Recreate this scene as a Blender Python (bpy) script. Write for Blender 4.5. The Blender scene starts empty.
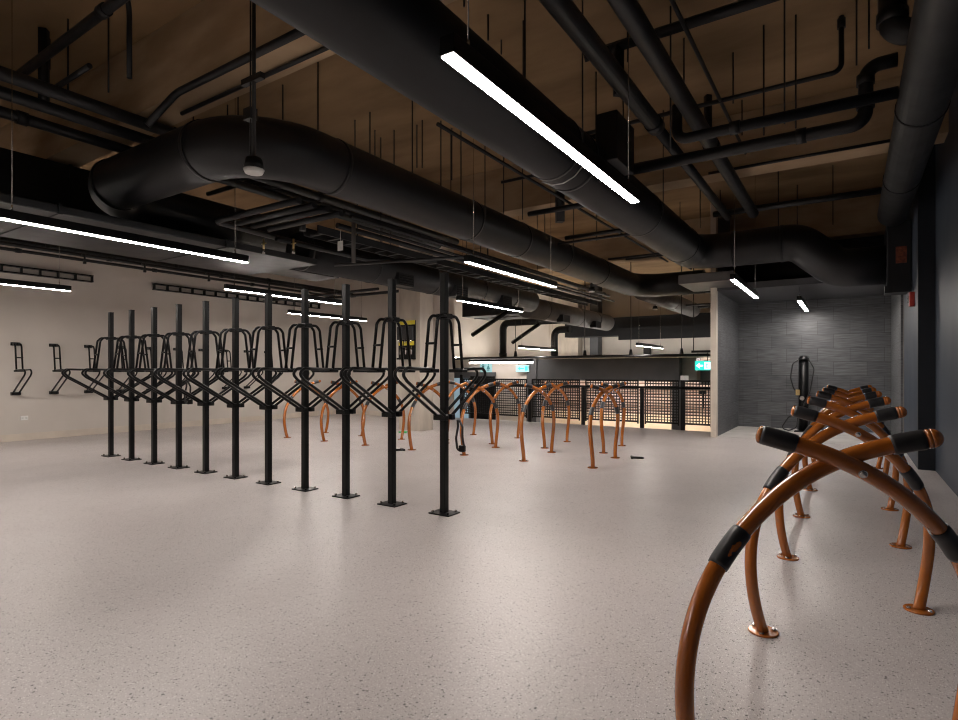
import bpy, bmesh, math, random
from mathutils import Vector, Matrix
random.seed(7)
sc = bpy.context.scene
COL = sc.collection
PI = math.pi

# ------------------------------------------------------------------ materials
def mat(name, base, rough=0.5, metal=0.0, spec=0.5, emit=None, strength=0.0, coat=0.0):
    m = bpy.data.materials.new(name); m.use_nodes = True
    b = m.node_tree.nodes['Principled BSDF']
    b.inputs['Base Color'].default_value = (*base, 1)
    b.inputs['Roughness'].default_value = rough
    b.inputs['Metallic'].default_value = metal
    b.inputs['Specular IOR Level'].default_value = spec
    b.inputs['Coat Weight'].default_value = coat
    b.inputs['Coat Roughness'].default_value = 0.08
    if emit:
        b.inputs['Emission Color'].default_value = (*emit, 1)
        b.inputs['Emission Strength'].default_value = strength
    return m

def nodes(m):
    nt = m.node_tree
    return nt, nt.nodes, nt.links, nt.nodes['Principled BSDF']

def mottle(m, c1, c2, scale=3.0, detail=6, bump=0.0, stretch=(1, 1, 1), lo=0.35, hi=0.65, rough=None):
    nt, N, L, b = nodes(m)
    tc = N.new('ShaderNodeTexCoord'); mp = N.new('ShaderNodeMapping')
    mp.inputs['Scale'].default_value = stretch
    L.new(tc.outputs['Object'], mp.inputs['Vector'])
    n = N.new('ShaderNodeTexNoise'); n.inputs['Scale'].default_value = scale; n.inputs['Detail'].default_value = detail
    L.new(mp.outputs['Vector'], n.inputs['Vector'])
    r = N.new('ShaderNodeValToRGB')
    r.color_ramp.elements[0].position = lo; r.color_ramp.elements[0].color = (*c1, 1)
    r.color_ramp.elements[1].position = hi; r.color_ramp.elements[1].color = (*c2, 1)
    L.new(n.outputs['Fac'], r.inputs['Fac']); L.new(r.outputs['Color'], b.inputs['Base Color'])
    if rough:
        q = N.new('ShaderNodeMapRange'); q.inputs['To Min'].default_value = rough[0]; q.inputs['To Max'].default_value = rough[1]
        L.new(n.outputs['Fac'], q.inputs['Value']); L.new(q.outputs['Result'], b.inputs['Roughness'])
    if bump:
        bp = N.new('ShaderNodeBump'); bp.inputs['Strength'].default_value = bump; bp.inputs['Distance'].default_value = 0.02
        L.new(n.outputs['Fac'], bp.inputs['Height']); L.new(bp.outputs['Normal'], b.inputs['Normal'])
    return n, r, mp

# speckled resin floor
M_floor = mat('speckled_resin', (.4, .37, .35), .36, spec=.45)
nt, N, L, b = nodes(M_floor)
tc = N.new('ShaderNodeTexCoord')
n0 = N.new('ShaderNodeTexNoise'); n0.inputs['Scale'].default_value = .7; n0.inputs['Detail'].default_value = 4
r0 = N.new('ShaderNodeValToRGB')
r0.color_ramp.elements[0].position = .35; r0.color_ramp.elements[0].color = (.425, .387, .380, 1)
r0.color_ramp.elements[1].position = .7; r0.color_ramp.elements[1].color = (.488, .448, .441, 1)
L.new(tc.outputs['Object'], n0.inputs['Vector']); L.new(n0.outputs['Fac'], r0.inputs['Fac'])
last = r0.outputs['Color']
for sca, thr, colr in ((64, .055, (.07, .064, .062)), (105, .17, (.095, .087, .083)), (125, .22, (.70, .67, .65)), (170, .27, (.23, .205, .195)), (230, .30, (.62, .585, .57))):
    v = N.new('ShaderNodeTexVoronoi'); v.inputs['Scale'].default_value = sca; v.inputs['Randomness'].default_value = 1
    L.new(tc.outputs['Object'], v.inputs['Vector'])
    # chip where the cell is a chosen one and the point lies near its middle
    lt = N.new('ShaderNodeMath'); lt.operation = 'LESS_THAN'; lt.inputs[1].default_value = .34
    L.new(v.outputs['Distance'], lt.inputs[0])
    sp = N.new('ShaderNodeSeparateColor'); L.new(v.outputs['Color'], sp.inputs['Color'])
    l2 = N.new('ShaderNodeMath'); l2.operation = 'LESS_THAN'; l2.inputs[1].default_value = thr
    L.new(sp.outputs['Red'], l2.inputs[0])
    mu = N.new('ShaderNodeMath'); mu.operation = 'MULTIPLY'
    L.new(lt.outputs[0], mu.inputs[0]); L.new(l2.outputs[0], mu.inputs[1])
    mx = N.new('ShaderNodeMix'); mx.data_type = 'RGBA'
    L.new(mu.outputs[0], mx.inputs['Factor']); L.new(last, mx.inputs['A']); mx.inputs['B'].default_value = (*colr, 1)
    last = mx.outputs['Result']
L.new(last, b.inputs['Base Color'])
nr = N.new('ShaderNodeTexNoise'); nr.inputs['Scale'].default_value = 2.2; nr.inputs['Detail'].default_value = 5
L.new(tc.outputs['Object'], nr.inputs['Vector'])
mr = N.new('ShaderNodeMapRange'); mr.inputs['To Min'].default_value = .28; mr.inputs['To Max'].default_value = .46
L.new(nr.outputs['Fac'], mr.inputs['Value']); L.new(mr.outputs['Result'], b.inputs['Roughness'])

M_alcfloor = mat('lit_alcove_floor', (.5, .48, .46), .5); mottle(M_alcfloor, (.42, .40, .385), (.54, .52, .50), 2.5)  # alcove floor: the lamp light falling there is put into its paler tone
M_wall = mat('warm_white_paint', (.6, .56, .51), .75); mottle(M_wall, (.535, .49, .445), (.58, .535, .49), 1.3, 3)
M_base = mat('skirting_paint', (.60, .53, .46), .6); mottle(M_base, (.56, .49, .42), (.62, .55, .47), 4)
M_conc = mat('bare_brown_concrete', (.3, .22, .14), .85)
mottle(M_conc, (.205, .125, .058), (.40, .262, .135), 1.1, 9, bump=.25, stretch=(.6, 1.6, 1), lo=.3, hi=.72)
M_beam = mat('formed_concrete', (.4, .3, .2), .85); mottle(M_beam, (.36, .25, .145), (.50, .37, .235), 1.6, 8, bump=.25, stretch=(.7, 1, 2.5))
M_colconc = mat('column_concrete', (.5, .45, .4), .8); mottle(M_colconc, (.43, .38, .325), (.55, .49, .42), 2.2, 6, bump=.1, stretch=(2, 2, .6))
M_navy = mat('dark_blue_grey_paint', (.05, .06, .075), .5); mottle(M_navy, (.023, .033, .050), (.031, .044, .065), 1.4, 4, rough=(.42, .6))
M_navydk = mat('shaded_navy_return', (.012, .018, .03), .5); mottle(M_navydk, (.004, .007, .013), (.006, .010, .017), 3)  # return face of the right wall, its shade put into a darker navy
M_grey = mat('charcoal_panel', (.05, .052, .057), .6); mottle(M_grey, (.058, .060, .066), (.074, .076, .083), 2)
M_midgrey = mat('mid_grey_panel', (.2, .19, .18), .6); mottle(M_midgrey, (.18, .17, .16), (.22, .21, .2), 2)
M_black = mat('black_duct_paint', (.018, .018, .02), .5); mottle(M_black, (.0036, .0042, .0056), (.0066, .0076, .0098), 5, 5, bump=.08, rough=(.40, .58))
M_steel = mat('black_powder_coat', (.005, .005, .006), .33, spec=.24); mottle(M_steel, (.0024, .0026, .0030), (.0040, .0043, .0050), 14, 3, rough=(.30, .42))
M_rod = mat('black_rod', (.012, .011, .010), .5); mottle(M_rod, (.004, .0035, .0035), (.007, .006, .006), 30)
M_duct2 = mat('grey_duct_paint', (.09, .085, .08), .5); mottle(M_duct2, (.075, .07, .066), (.11, .10, .095), 3)
M_orange = mat('burnt_orange_gloss', (.33, .085, .016), .22, spec=.55, coat=.5); mottle(M_orange, (.325, .091, .012), (.380, .113, .016), 9, 3)
M_rubber = mat('black_rubber', (.014, .014, .015), .38); mottle(M_rubber, (.011, .011, .012), (.019, .019, .021), 25, rough=(.33, .48))
M_chrome = mat('zinc_bolt', (.55, .53, .5), .25, metal=1); mottle(M_chrome, (.5, .48, .46), (.62, .6, .57), 40)
M_brass = mat('brass', (.55, .4, .18), .35, metal=1); mottle(M_brass, (.5, .36, .15), (.6, .45, .22), 40)
M_white = mat('white_plastic', (.75, .74, .72), .4); mottle(M_white, (.72, .71, .69), (.78, .77, .75), 20)
M_tag = mat('paper_tag', (.6, .6, .58), .7); mottle(M_tag, (.55, .55, .53), (.64, .64, .62), 20)
M_red = mat('red_plastic', (.45, .04, .03), .35); mottle(M_red, (.40, .035, .025), (.5, .05, .035), 12)
M_valve = mat('orange_red_enamel', (.55, .09, .03), .4); mottle(M_valve, (.5, .08, .025), (.6, .1, .035), 20)
M_label = mat('dull_red_label', (.13, .03, .012), .6); mottle(M_label, (.09, .02, .01), (.2, .05, .018), 30)
M_yellow = mat('yellow_card', (.75, .62, .03), .5); mottle(M_yellow, (.72, .58, .02), (.8, .67, .05), 20)
M_green = mat('green_lock', (.04, .42, .10), .45); mottle(M_green, (.035, .38, .09), (.05, .46, .12), 20)
M_glow = mat('lit_diffuser', (.9, .9, .9), .4, emit=(1.0, .915, .845), strength=52)
M_glow2 = mat('lit_hall_diffuser', (.9, .9, .9), .4, emit=(1.0, .92, .85), strength=62)
M_glow4 = mat('lit_far_diffuser', (.9, .9, .9), .4, emit=(1.0, .92, .85), strength=38)
M_uplight = mat('added_uplight_diffuser', (.9, .9, .9), .4, emit=(1.0, .93, .84), strength=20)  # glow of the uplights added on the hall roof
M_glow3 = mat('lit_strip_diffuser', (.9, .9, .9), .4, emit=(1.0, .92, .85), strength=11)
M_exit = mat('lit_green_sign', (.02, .35, .28), .4, emit=(.02, .52, .42), strength=.75)
M_exitw = mat('lit_white_pictogram', (.9, .9, .9), .4, emit=(.85, 1, .97), strength=1.3)
M_signblue = mat('pale_cyan_sign', (.35, .66, .72), .5); mottle(M_signblue, (.33, .63, .7), (.38, .7, .76), 10)
M_signink = mat('teal_ink', (.03, .2, .24), .5); mottle(M_signink, (.025, .18, .22), (.035, .22, .26), 10)
M_glass = mat('glowing_blue_glass', (.35, .5, .58), .15, emit=(.42, .6, .72), strength=.16); mottle(M_glass, (.33, .47, .55), (.42, .57, .64), 2)  # faint emission stands in for the light behind the door
M_hallfloor = mat('pale_timber_floor', (.7, .58, .43), .5); mottle(M_hallfloor, (.64, .53, .39), (.74, .62, .47), 3, stretch=(.4, 4, 1))
# tiled alcove wall: dark grey tiles with brushed streaks
M_tile = mat('dark_brushed_tile', (.1, .1, .1), .55)
def tile(m, axis):
    nt, N, L, b = nodes(m)
    tc = N.new('ShaderNodeTexCoord'); se = N.new('ShaderNodeSeparateXYZ'); co = N.new('ShaderNodeCombineXYZ')
    L.new(tc.outputs['Object'], se.inputs[0])
    L.new(se.outputs[axis], co.inputs['X']); L.new(se.outputs['Z'], co.inputs['Y'])
    br = N.new('ShaderNodeTexBrick'); br.inputs['Scale'].default_value = 1
    br.inputs['Brick Width'].default_value = .60; br.inputs['Row Height'].default_value = .30
    br.inputs['Mortar Size'].default_value = .004; br.inputs['Bias'].default_value = 0
    br.inputs['Color1'].default_value = (.072, .075, .082, 1); br.inputs['Color2'].default_value = (.100, .104, .112, 1)
    br.inputs['Mortar'].default_value = (.045, .045, .046, 1)
    L.new(co.outputs[0], br.inputs['Vector'])
    mp = N.new('ShaderNodeMapping'); mp.inputs['Scale'].default_value = (1.2, 22, 1)
    L.new(co.outputs[0], mp.inputs['Vector'])
    no = N.new('ShaderNodeTexNoise'); no.inputs['Scale'].default_value = 2.6; no.inputs['Detail'].default_value = 7
    L.new(mp.outputs[0], no.inputs['Vector'])
    mr = N.new('ShaderNodeMapRange'); mr.inputs['From Min'].default_value = .3; mr.inputs['From Max'].default_value = .7
    mr.inputs['To Min'].default_value = .55; mr.inputs['To Max'].default_value = 1.45
    L.new(no.outputs['Fac'], mr.inputs['Value'])
    mx = N.new('ShaderNodeMix'); mx.data_type = 'RGBA'; mx.blend_type = 'MULTIPLY'; mx.inputs['Factor'].default_value = 1
    L.new(br.outputs['Color'], mx.inputs['A']); L.new(mr.outputs['Result'], mx.inputs['B'])
    L.new(mx.outputs['Result'], b.inputs['Base Color'])
tile(M_tile, 'X')
M_tiley = mat('dark_brushed_tile_side', (.1, .1, .1), .55); tile(M_tiley, 'Y')
# slatted cladding of the hall across the void: brown boards with pale gaps
M_slat = mat('brown_board_cladding', (.4, .3, .25), .7)
nt, N, L, b = nodes(M_slat)
tc = N.new('ShaderNodeTexCoord'); wv = N.new('ShaderNodeTexWave'); wv.bands_direction = 'Z'; wv.inputs['Scale'].default_value = 2.6
wv.inputs['Distortion'].default_value = .6; wv.inputs['Detail'].default_value = 2
rr = N.new('ShaderNodeValToRGB'); rr.color_ramp.elements[0].color = (.16, .10, .075, 1); rr.color_ramp.elements[1].color = (.44, .35, .30, 1)
rr.color_ramp.elements[0].position = .3; rr.color_ramp.elements[1].position = .7
L.new(tc.outputs['Object'], wv.inputs['Vector']); L.new(wv.outputs['Fac'], rr.inputs['Fac']); L.new(rr.outputs['Color'], b.inputs['Base Color'])

# ------------------------------------------------------------------ mesh helpers
def box(bm, x0, x1, y0, y1, z0, z1, bevel=0.0, M=None):
    g = bmesh.ops.create_cube(bm, size=1.0)
    vs = g['verts']
    bmesh.ops.scale(bm, verts=vs, vec=(x1 - x0, y1 - y0, z1 - z0))
    bmesh.ops.translate(bm, verts=vs, vec=((x0 + x1) / 2, (y0 + y1) / 2, (z0 + z1) / 2))
    if bevel:
        es = list({e for v in vs for e in v.link_edges})
        r = bmesh.ops.bevel(bm, geom=es, offset=bevel, segments=2, affect='EDGES', profile=.5)
        vs = list({v for f in r['faces'] for v in f.verts} | {v for v in vs if v.is_valid})
    if M is not None:
        bmesh.ops.transform(bm, matrix=M, verts=vs)
    return bm

def fillet(pts, r, n=8):
    """round the corners of a polyline"""
    P = [Vector(p) for p in pts]
    out = [P[0]]
    for i in range(1, len(P) - 1):
        a, c, e = P[i - 1], P[i], P[i + 1]
        u = (a - c).normalized(); w = (e - c).normalized()
        ang = u.angle(w)
        if ang > PI - .02:
            out.append(c); continue
        t = min(r / math.tan(ang / 2), (a - c).length * .49, (e - c).length * .49)
        rr = t * math.tan(ang / 2)
        cen = c + (u + w).normalized() * (rr / math.sin(ang / 2))
        s0 = c + u * t - cen; s1 = c + w * t - cen
        ax = s0.cross(s1).normalized(); th = s0.angle(s1)
        for k in range(n + 1):
            out.append(cen + Matrix.Rotation(th * k / n, 3, ax) @ s0)
    out.append(P[-1])
    return out

def tube(bm, pts, rad, seg=12, cap=True, rads=None, square=False):
    P = [Vector(p) for p in pts]
    n = len(P)
    T = []
    for i in range(n):
        if i == 0: t = P[1] - P[0]
        elif i == n - 1: t = P[-1] - P[-2]
        else: t = (P[i + 1] - P[i]).normalized() + (P[i] - P[i - 1]).normalized()
        T.append(t.normalized())
    ref = Vector((0, 0, 1)) if abs(T[0].z) < .9 else Vector((1, 0, 0))
    nx = T[0].cross(ref).normalized()
    rings = []
    for i in range(n):
        if i:
            ax = T[i - 1].cross(T[i])
            if ax.length > 1e-6:
                nx = Matrix.Rotation(T[i - 1].angle(T[i]), 3, ax.normalized()) @ nx
        ny = T[i].cross(nx).normalized()
        r = rads[i] if rads else rad
        ring = []
        for k in range(seg):
            a = 2 * PI * (k + (.5 if square else 0)) / seg
            ring.append(bm.verts.new(P[i] + (nx * math.cos(a) + ny * math.sin(a)) * r * (1.414 if square else 1)))
        rings.append(ring)
    for i in range(n - 1):
        for k in range(seg):
            f = bm.faces.new((rings[i][k], rings[i][(k + 1) % seg], rings[i + 1][(k + 1) % seg], rings[i + 1][k]))
            f.smooth = not square
    if cap:
        bm.faces.new(list(reversed(rings[0]))); bm.faces.new(rings[-1])
    return bm

def cyl(bm, a, b_, r, seg=16):
    return tube(bm, [a, b_], r, seg)

def dome(bm, c, d, r, n=8, seg=16, flat=1.0):
    """half ball at c bulging along d"""
    d = Vector(d).normalized(); c = Vector(c)
    pts, rads = [], []
    for i in range(n):
        a = PI / 2 * i / (n - 1)
        pts.append(c + d * r * flat * math.sin(a)); rads.append(max(r * math.cos(a), 1e-4))
    return tube(bm, pts, r, seg, True, rads)

def obj(name, bm, m, parent=None, label=None):
    bmesh.ops.recalc_face_normals(bm, faces=bm.faces)
    me = bpy.data.meshes.new(name); bm.to_mesh(me); bm.free()
    me.materials.append(m)
    o = bpy.data.objects.new(name, me); COL.objects.link(o)
    if parent is not None: o.parent = parent
    if label: o['label'] = label
    return o

def B(*a, **k): return box(bmesh.new(), *a, **k)
def TB(*a, **k): return tube(bmesh.new(), *a, **k)

def tag(o, label, cat, group=None, kind=None):
    o['label'] = label; o['category'] = cat
    if group: o['group'] = group
    if kind: o['kind'] = kind
    return o

def thing(name, label, cat, loc=(0, 0, 0), rz=0, group=None):
    o = bpy.data.objects.new(name, None); COL.objects.link(o)
    o.empty_display_size = .1
    o.location = loc; o.rotation_euler = (0, 0, rz)
    return tag(o, label, cat, group)

def struct(name, bm, m, label=None):
    o = obj(name, bm, m); o['kind'] = 'structure'
    if label: o['label'] = label
    return o

def dup(o, parent=None):
    c = o.copy(); COL.objects.link(c)
    if parent is not None: c.parent = parent
    for ch in list(o.children): dup(ch, c)
    return c

ORD = ['first', 'second', 'third', 'fourth', 'fifth', 'sixth', 'seventh', 'eighth', 'ninth', 'tenth', 'eleventh', 'twelfth']

# ------------------------------------------------------------------ the setting
ZC = 4.75
struct('floor', B(-13.1, 1.1, -3.6, 12.85, -.25, 0), M_floor)
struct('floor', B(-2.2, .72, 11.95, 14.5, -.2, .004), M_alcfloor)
struct('ceiling', B(-14, 1.3, -3.6, 24, ZC, ZC + .2), M_conc)
struct('wall_left', B(-13.2, -12.95, -3.6, 12.5, -.2, ZC), M_wall)
struct('wall_back', B(-12.95, -9.0, 12.2, 12.5, -.2, ZC), M_wall)
struct('wall_right', B(.93, 1.15, -3.6, 9.6, -.2, ZC), M_navy)
struct('wall_right', B(.75, 1.15, 9.6, 11.8, -.2, ZC), M_navy)
struct('wall_alcove_right', B(.71, 1.15, 11.8, 14.5, -.2, ZC), M_tiley)
struct('wall_alcove_left', B(-2.29, -2.2, 11.96, 14.5, -.2, ZC), M_tiley)
struct('trim_1', B(-2.29, -2.19, 11.78, 11.96, -.2, ZC), M_base)
struct('wall_alcove_back', B(-2.34, 1.15, 14.5, 14.7, -.2, ZC), M_tile)
struct('ceiling_alcove', B(-2.2, .75, 11.9, 14.5, 2.88, 3.0), M_grey)
struct('wall_front', B(-13.2, 1.15, -3.8, -3.6, -.2, ZC), M_wall)
struct('baseboard_left', B(-12.95, -12.93, -3.6, 12.2, 0, .13), M_base)
struct('baseboard_back', B(-12.95, -9.0, 12.18, 12.2, 0, .13), M_base)
struct('trim_2', B(-13, .95, 3.0, 3.36, 4.0, ZC), M_beam)
struct('trim_3', B(-13, .95, 8.25, 8.62, 4.0, ZC), M_beam)
struct('trim_4', B(-13, .95, 13.4, 13.8, 4.0, ZC), M_beam)
struct('trim_5', B(-13, .95, -2.3, -1.9, 4.0, ZC), M_beam)
struct('trim_6', B(-8.35, -7.75, 9.5, 9.95, 0, ZC), M_colconc)
struct('trim_7', B(.75, .93, 9.42, 9.6, 0, ZC), M_navydk)
struct('trim_8', B(.742, .75, 11.74, 11.82, 0, 2.88), M_midgrey)
# the hall across the void, half a storey down
struct('floor_hall', B(-14, 1.3, 12.85, 24, -1.6, -1.4), M_hallfloor)
struct('wall_hall_left', B(-13.3, -13.0, 12.5, 24, -1.6, ZC), M_wall)
struct('wall_hall_back', B(-14, 1.3, 21.5, 21.8, 1.6, ZC), M_wall)
struct('wall_hall_lower', B(-14, 1.3, 20.6, 20.8, -1.4, 1.6), M_slat)
struct('wall_hall_white', B(-13, -8.72, 16.5, 16.7, -1.4, 1.68), M_wall)
struct('ceiling_hall_lower', B(-13, -2.3, 15.7, 21.5, 1.68, 1.75), M_wall)
struct('trim_9', B(-8.72, -4.02, 16.4, 16.8, 1.0, 1.68), M_grey)
struct('trim_10', B(-4.02, -3.62, 16.7, 17.2, 1.0, 1.68), M_midgrey)
struct('trim_16', B(-13, 1.2, 20.5, 20.6, -1.4, -.28), M_hallfloor)
struct('trim_11', B(-3.62, -2.3, 17.2, 17.4, .9, 1.38), M_grey)
struct('trim_12', B(-4.22, -3.94, 16.35, 16.65, -1.4, 1.0), M_grey)
struct('trim_13', B(-8.86, -8.5, 16.35, 16.65, -1.4, 1.68), M_grey)
struct('trim_14', B(-10.4, -9.1, 21.1, 21.5, 1.75, ZC), M_colconc)
struct('trim_15', B(-8.6, -8.25, 21.1, 21.5, 1.75, ZC), M_grey)
d1 = struct('door_1', B(-11.95, -11.1, 16.42, 16.5, -1.4, 1.2), M_grey)
p = obj('door_frame', B(-12.0, -10.1, 16.40, 16.46, 1.12, 1.26), M_grey, d1)
obj('door_glass', B(-12.0, -11.2, 16.36, 16.41, -1.35, 1.05), M_glass, d1)
obj('door_leaf', B(-11.1, -10.1, 16.38, 16.44, -1.4, 1.12), M_steel, d1)
obj('door_stile', B(-11.5, -11.44, 16.34, 16.36, -1.35, 1.05), M_steel, d1)

# ------------------------------------------------------------------ linear lights
Lh = 1.225
def make_light(zb, length=2.45, m=M_glow, top=ZC):
    t = thing('linear_light', '', 'light', group='linear pendant lights')
    h = length / 2
    bm = B(-.037, .037, -h, h, zb + .006, zb + .088, bevel=.003)
    obj('housing', bm, M_steel, t)
    obj('diffuser', B(-.03, .03, -h + .006, h - .006, zb, zb + .012), m, t)
    for s in (-1, 1):
        w = obj('hanging_wire', TB([(0, s * (h - .16), zb + .088), (0, s * (h - .16), top)], .003, 6), M_chrome, t)
        obj('wire_gripper', TB([(0, s * (h - .16), zb + .088), (0, s * (h - .16), zb + .14)], .007, 8), M_chrome, w)
    return t
L0 = make_light(2.6)
lights = [
    (-1.39, 3.1, 'large bright linear light hanging beside the widest black duct, nearest overhead'),
    (-1.40, 9.95, 'linear light under the crossing duct, in front of the dark tiled alcove'),
    (-.79, 13.12, 'short bright linear light under the alcove ceiling by the tiled wall'),
    (-6.08, 2.95, 'long linear light at the left edge under the boxy black duct'),
    (-3.84, 6.8, 'linear light just above and right of the end bike post'),
    (-6.06, 9.75, 'linear light right of the end bike post, lower of the two there'),
    (-8.33, 6.55, 'linear light above the middle bike posts, the longer one'),
    (-10.6, 9.55, 'linear light below another light behind the middle bike posts'),
    (-10.65, 2.85, 'linear light at the left edge, the lower one near the white wall'),
    (-3.84, -1.0, 'linear light over the foreground floor, left of the camera'),
    (-8.33, -1.4, 'linear light between the camera and the left end of the white wall'),
]
for i, (x, y, lab) in enumerate(lights):
    o = L0 if i == 0 else (make_light(2.6, 2.2, top=2.88) if i == 2 else dup(L0))
    o.location = (x, y, 0); o['label'] = lab
for (x, y, lab) in ((-8.1, 15.7, 'small linear light hanging over the white room across the void'), (-4.74, 16.1, 'small linear light hanging above the charcoal panel across the void')):
    o = make_light(1.97, 2.4, m=M_glow4, top=ZC if x < -6 else 3.27); o.location = (x, y, 0); o['label'] = lab
# added uplights, out of view on the lower hall roof, to brighten the walls
for (x0, x1, y0, y1, lab) in ((-12.6, -2.6, 20.1, 20.2, 'added unseen uplight on the hall roof washing the back wall'), (-12.3, -12.2, 16.9, 19.9, 'added unseen uplight on the hall roof washing the left wall')):
    t = thing('added_uplight', lab, 'light', group='added uplights of the hall')
    obj('housing', B(x0, x1, y0, y1, 1.75, 1.80), M_steel, t)
    obj('diffuser', B(x0 + .01, x1 - .01, y0 + .01, y1 - .01, 1.80, 1.81), M_uplight, t)
# strip lights under the lower ceiling of the hall
for (x0, x1, y, lab) in ((-10.75, -8.34, 15.78, 'bright strip light along the top of the white wall across the void'), (-8.3, -4.4, 18.6, 'strip light under the hall ceiling behind the mesh railing'), (-3.6, -2.4, 18.6, 'short strip light under the hall ceiling behind the railing gate')):
    t = thing('strip_light', lab, 'light', group='strip lights of the hall')
    obj('housing', B(x0, x1, y, y + .06, 1.6, 1.68), M_steel, t)
    obj('diffuser', B(x0 + .01, x1 - .01, y, y + .06, 1.545, 1.6), M_glow3 if x0 < -10 else M_glow2, t)

# ------------------------------------------------------------------ ducts and pipes
def duct(name, pts, r, label, fr=None, seams=(), m=M_black, seg=28, cat='duct'):
    t = thing(name, label, cat)
    P = fillet(pts, fr, 12) if fr else [Vector(p) for p in pts]
    obj('duct_body', TB(P, r, seg), m, t)
    for (c, d) in seams:
        c = Vector(c); d = Vector(d).normalized()
        obj('seam_collar', TB([c - d * .025, c + d * .025], r + .008, seg), m, t)
    return t
def strap(t, x, y, zc, r, m=M_black):
    """round hanger band and two rods"""
    s = obj('hanger_strap', TB([(x, y - .02, zc), (x, y + .02, zc)], r + .006, 28), m, t)
    for q in (-1, 1):
        obj('hanger_rod', TB([(x + q * (r + .012), y, zc - .03), (x + q * (r + .012), y, ZC)], .007, 6), M_rod, s)

big = duct('round_duct', [(-2.38, -3.5, 3.43), (-2.38, 10.7, 3.43), (-.72, 10.7, 3.43), (-.16, 10.7, 2.93), (.45, 10.7, 2.93)], .30,
           'widest round black duct overhead, beside the nearest linear light', .42,
           [((-2.38, 1.2, 3.43), (0, 1, 0)), ((-2.38, 5.3, 3.43), (0, 1, 0)), ((-2.38, 9.8, 3.43), (0, 1, 0)), ((-1.7, 10.7, 3.43), (1, 0, 0)), ((-.95, 10.7, 3.43), (1, 0, 0))])
strap(big, -2.38, 4.9, 3.43, .30); strap(big, -2.38, 7.6, 3.43, .3)
bm = B(-2.2, -1.97, 5.55, 6.1, 3.45, 3.95, bevel=.01)
obj('branch_box', bm, M_black, big)
obj('flexible_loop', TB(fillet([(-2.38 + .31 * math.cos(a), 5.05, 3.43 + .31 * math.sin(a)) for a in [-.2, -.6, -1.0, -1.4, -1.8, -2.2]], .1), .006, 6), M_tag, big)

mid = duct('round_duct', [(-7.6, 6.0, 3.43), (-7.6, 3.15, 3.43), (-4.52, 3.15, 3.43), (-4.52, 14.2, 3.43), (-2.9, 14.2, 3.43)], .28,
           'round black duct that bends from the left and runs away above the posts', .72,
           [((-7.0, 3.15, 3.43), (1, 0, 0)), ((-5.2, 3.15, 3.43), (1, 0, 0)), ((-4.52, 4.1, 3.43), (0, 1, 0)), ((-4.52, 8.0, 3.43), (0, 1, 0)), ((-4.52, 11.5, 3.43), (0, 1, 0))])
strap(mid, -4.52, 6.6, 3.43, .28); strap(mid, -4.52, 9.6, 3.43, .28)

t = thing('boxy_duct', 'wide flat black duct just above the long left light', 'duct')
obj('duct_body', B(-8.24, -6.55, -3.5, 5.66, 2.86, 2.945, bevel=.008), M_black, t)
for y in (.6, 2.4, 4.2): obj('seam_collar', B(-8.26, -6.53, y, y + .03, 2.85, 2.955), M_black, t)
t = thing('boxy_duct', 'tall black box duct behind the bend at upper left', 'duct')
obj('duct_body', B(-9.1, -8.4, -3.5, 7.8, 3.12, 3.95, bevel=.01), M_black, t)
for y in (1.2, 3.2, 5.2): obj('seam_collar', B(-9.11, -8.385, y, y + .03, 3.11, 3.96), M_black, t)
far = duct('round_duct', [(-7.0, 5.66, 3.12), (-7.0, 13.1, 3.12)], .28, 'round black duct with side grilles running on from the boxy duct', None,
           [((-7.0, 5.74, 3.12), (0, 1, 0)), ((-7.0, 8.9, 3.12), (0, 1, 0)), ((-7.0, 12.0, 3.12), (0, 1, 0))])
strap(far, -7.0, 7.2, 3.12, .28); strap(far, -7.0, 10.6, 3.12, .28)
for y in (7.6, 9.35, 11.2):
    g = obj('side_grille', B(-6.86, -6.68, y, y + .42, 2.83, 3.05, bevel=.006), M_black, far)
    for k in range(4): obj('louvre', B(-6.68, -6.672, y + .03, y + .39, 2.86 + k * .045, 2.875 + k * .045), M_steel, g)

d4 = duct('round_duct', [(.52, -3.5, 3.6), (.52, 10.25, 3.6)], .185, 'round black duct at upper right running along the dark wall', None,
          [((.52, 3.0, 3.6), (0, 1, 0)), ((.52, 6.2, 3.6), (0, 1, 0)), ((.52, 8.4, 3.6), (0, 1, 0))])
t = thing('duct_box', 'black box at the wall where the crossing duct ends, above the red alarm', 'duct box')
obj('box_body', B(.455, .745, 10.3, 11.1, 2.50, 3.5, bevel=.01), M_black, t)
obj('flange', B(.43, .745, 10.26, 10.32, 2.45, 2.55), M_black, t)
obj('warning_label', B(.56, .69, 10.290, 10.30, 2.88, 3.12), M_label, t, label='orange-red warning label')
tag(duct('round_duct', [(-2.18, 13.1, 3.30), (.68, 13.1, 3.30)], .27, 'round black duct crossing above the alcove ceiling', None), 'round black duct crossing above the alcove ceiling', 'duct')
t = thing('soffit_box', 'grey flat-bottomed box duct under the crossing duct by the white pier', 'duct')
obj('duct_body', B(-2.7, -1.75, 10.95, 12.2, 2.93, 3.1, bevel=.008), M_duct2, t)
duct('round_duct', [(-4.52, 14.6, 3.4), (-4.52, 20.3, 3.4)], .25, 'grey round duct far across the void, right of the others', None, [((-4.52, 17.5, 3.4), (0, 1, 0))], m=M_duct2)
h2 = duct('round_duct', [(-7.6, 14.0, 3.1), (-7.6, 20.3, 3.1)], .3, 'grey round duct far across the void with boxes on its side', None, [((-7.6, 17.5, 3.1), (0, 1, 0))], m=M_duct2)
strap(h2, -7.6, 15.0, 3.1, .3); strap(h2, -7.6, 19.0, 3.1, .3)
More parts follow.
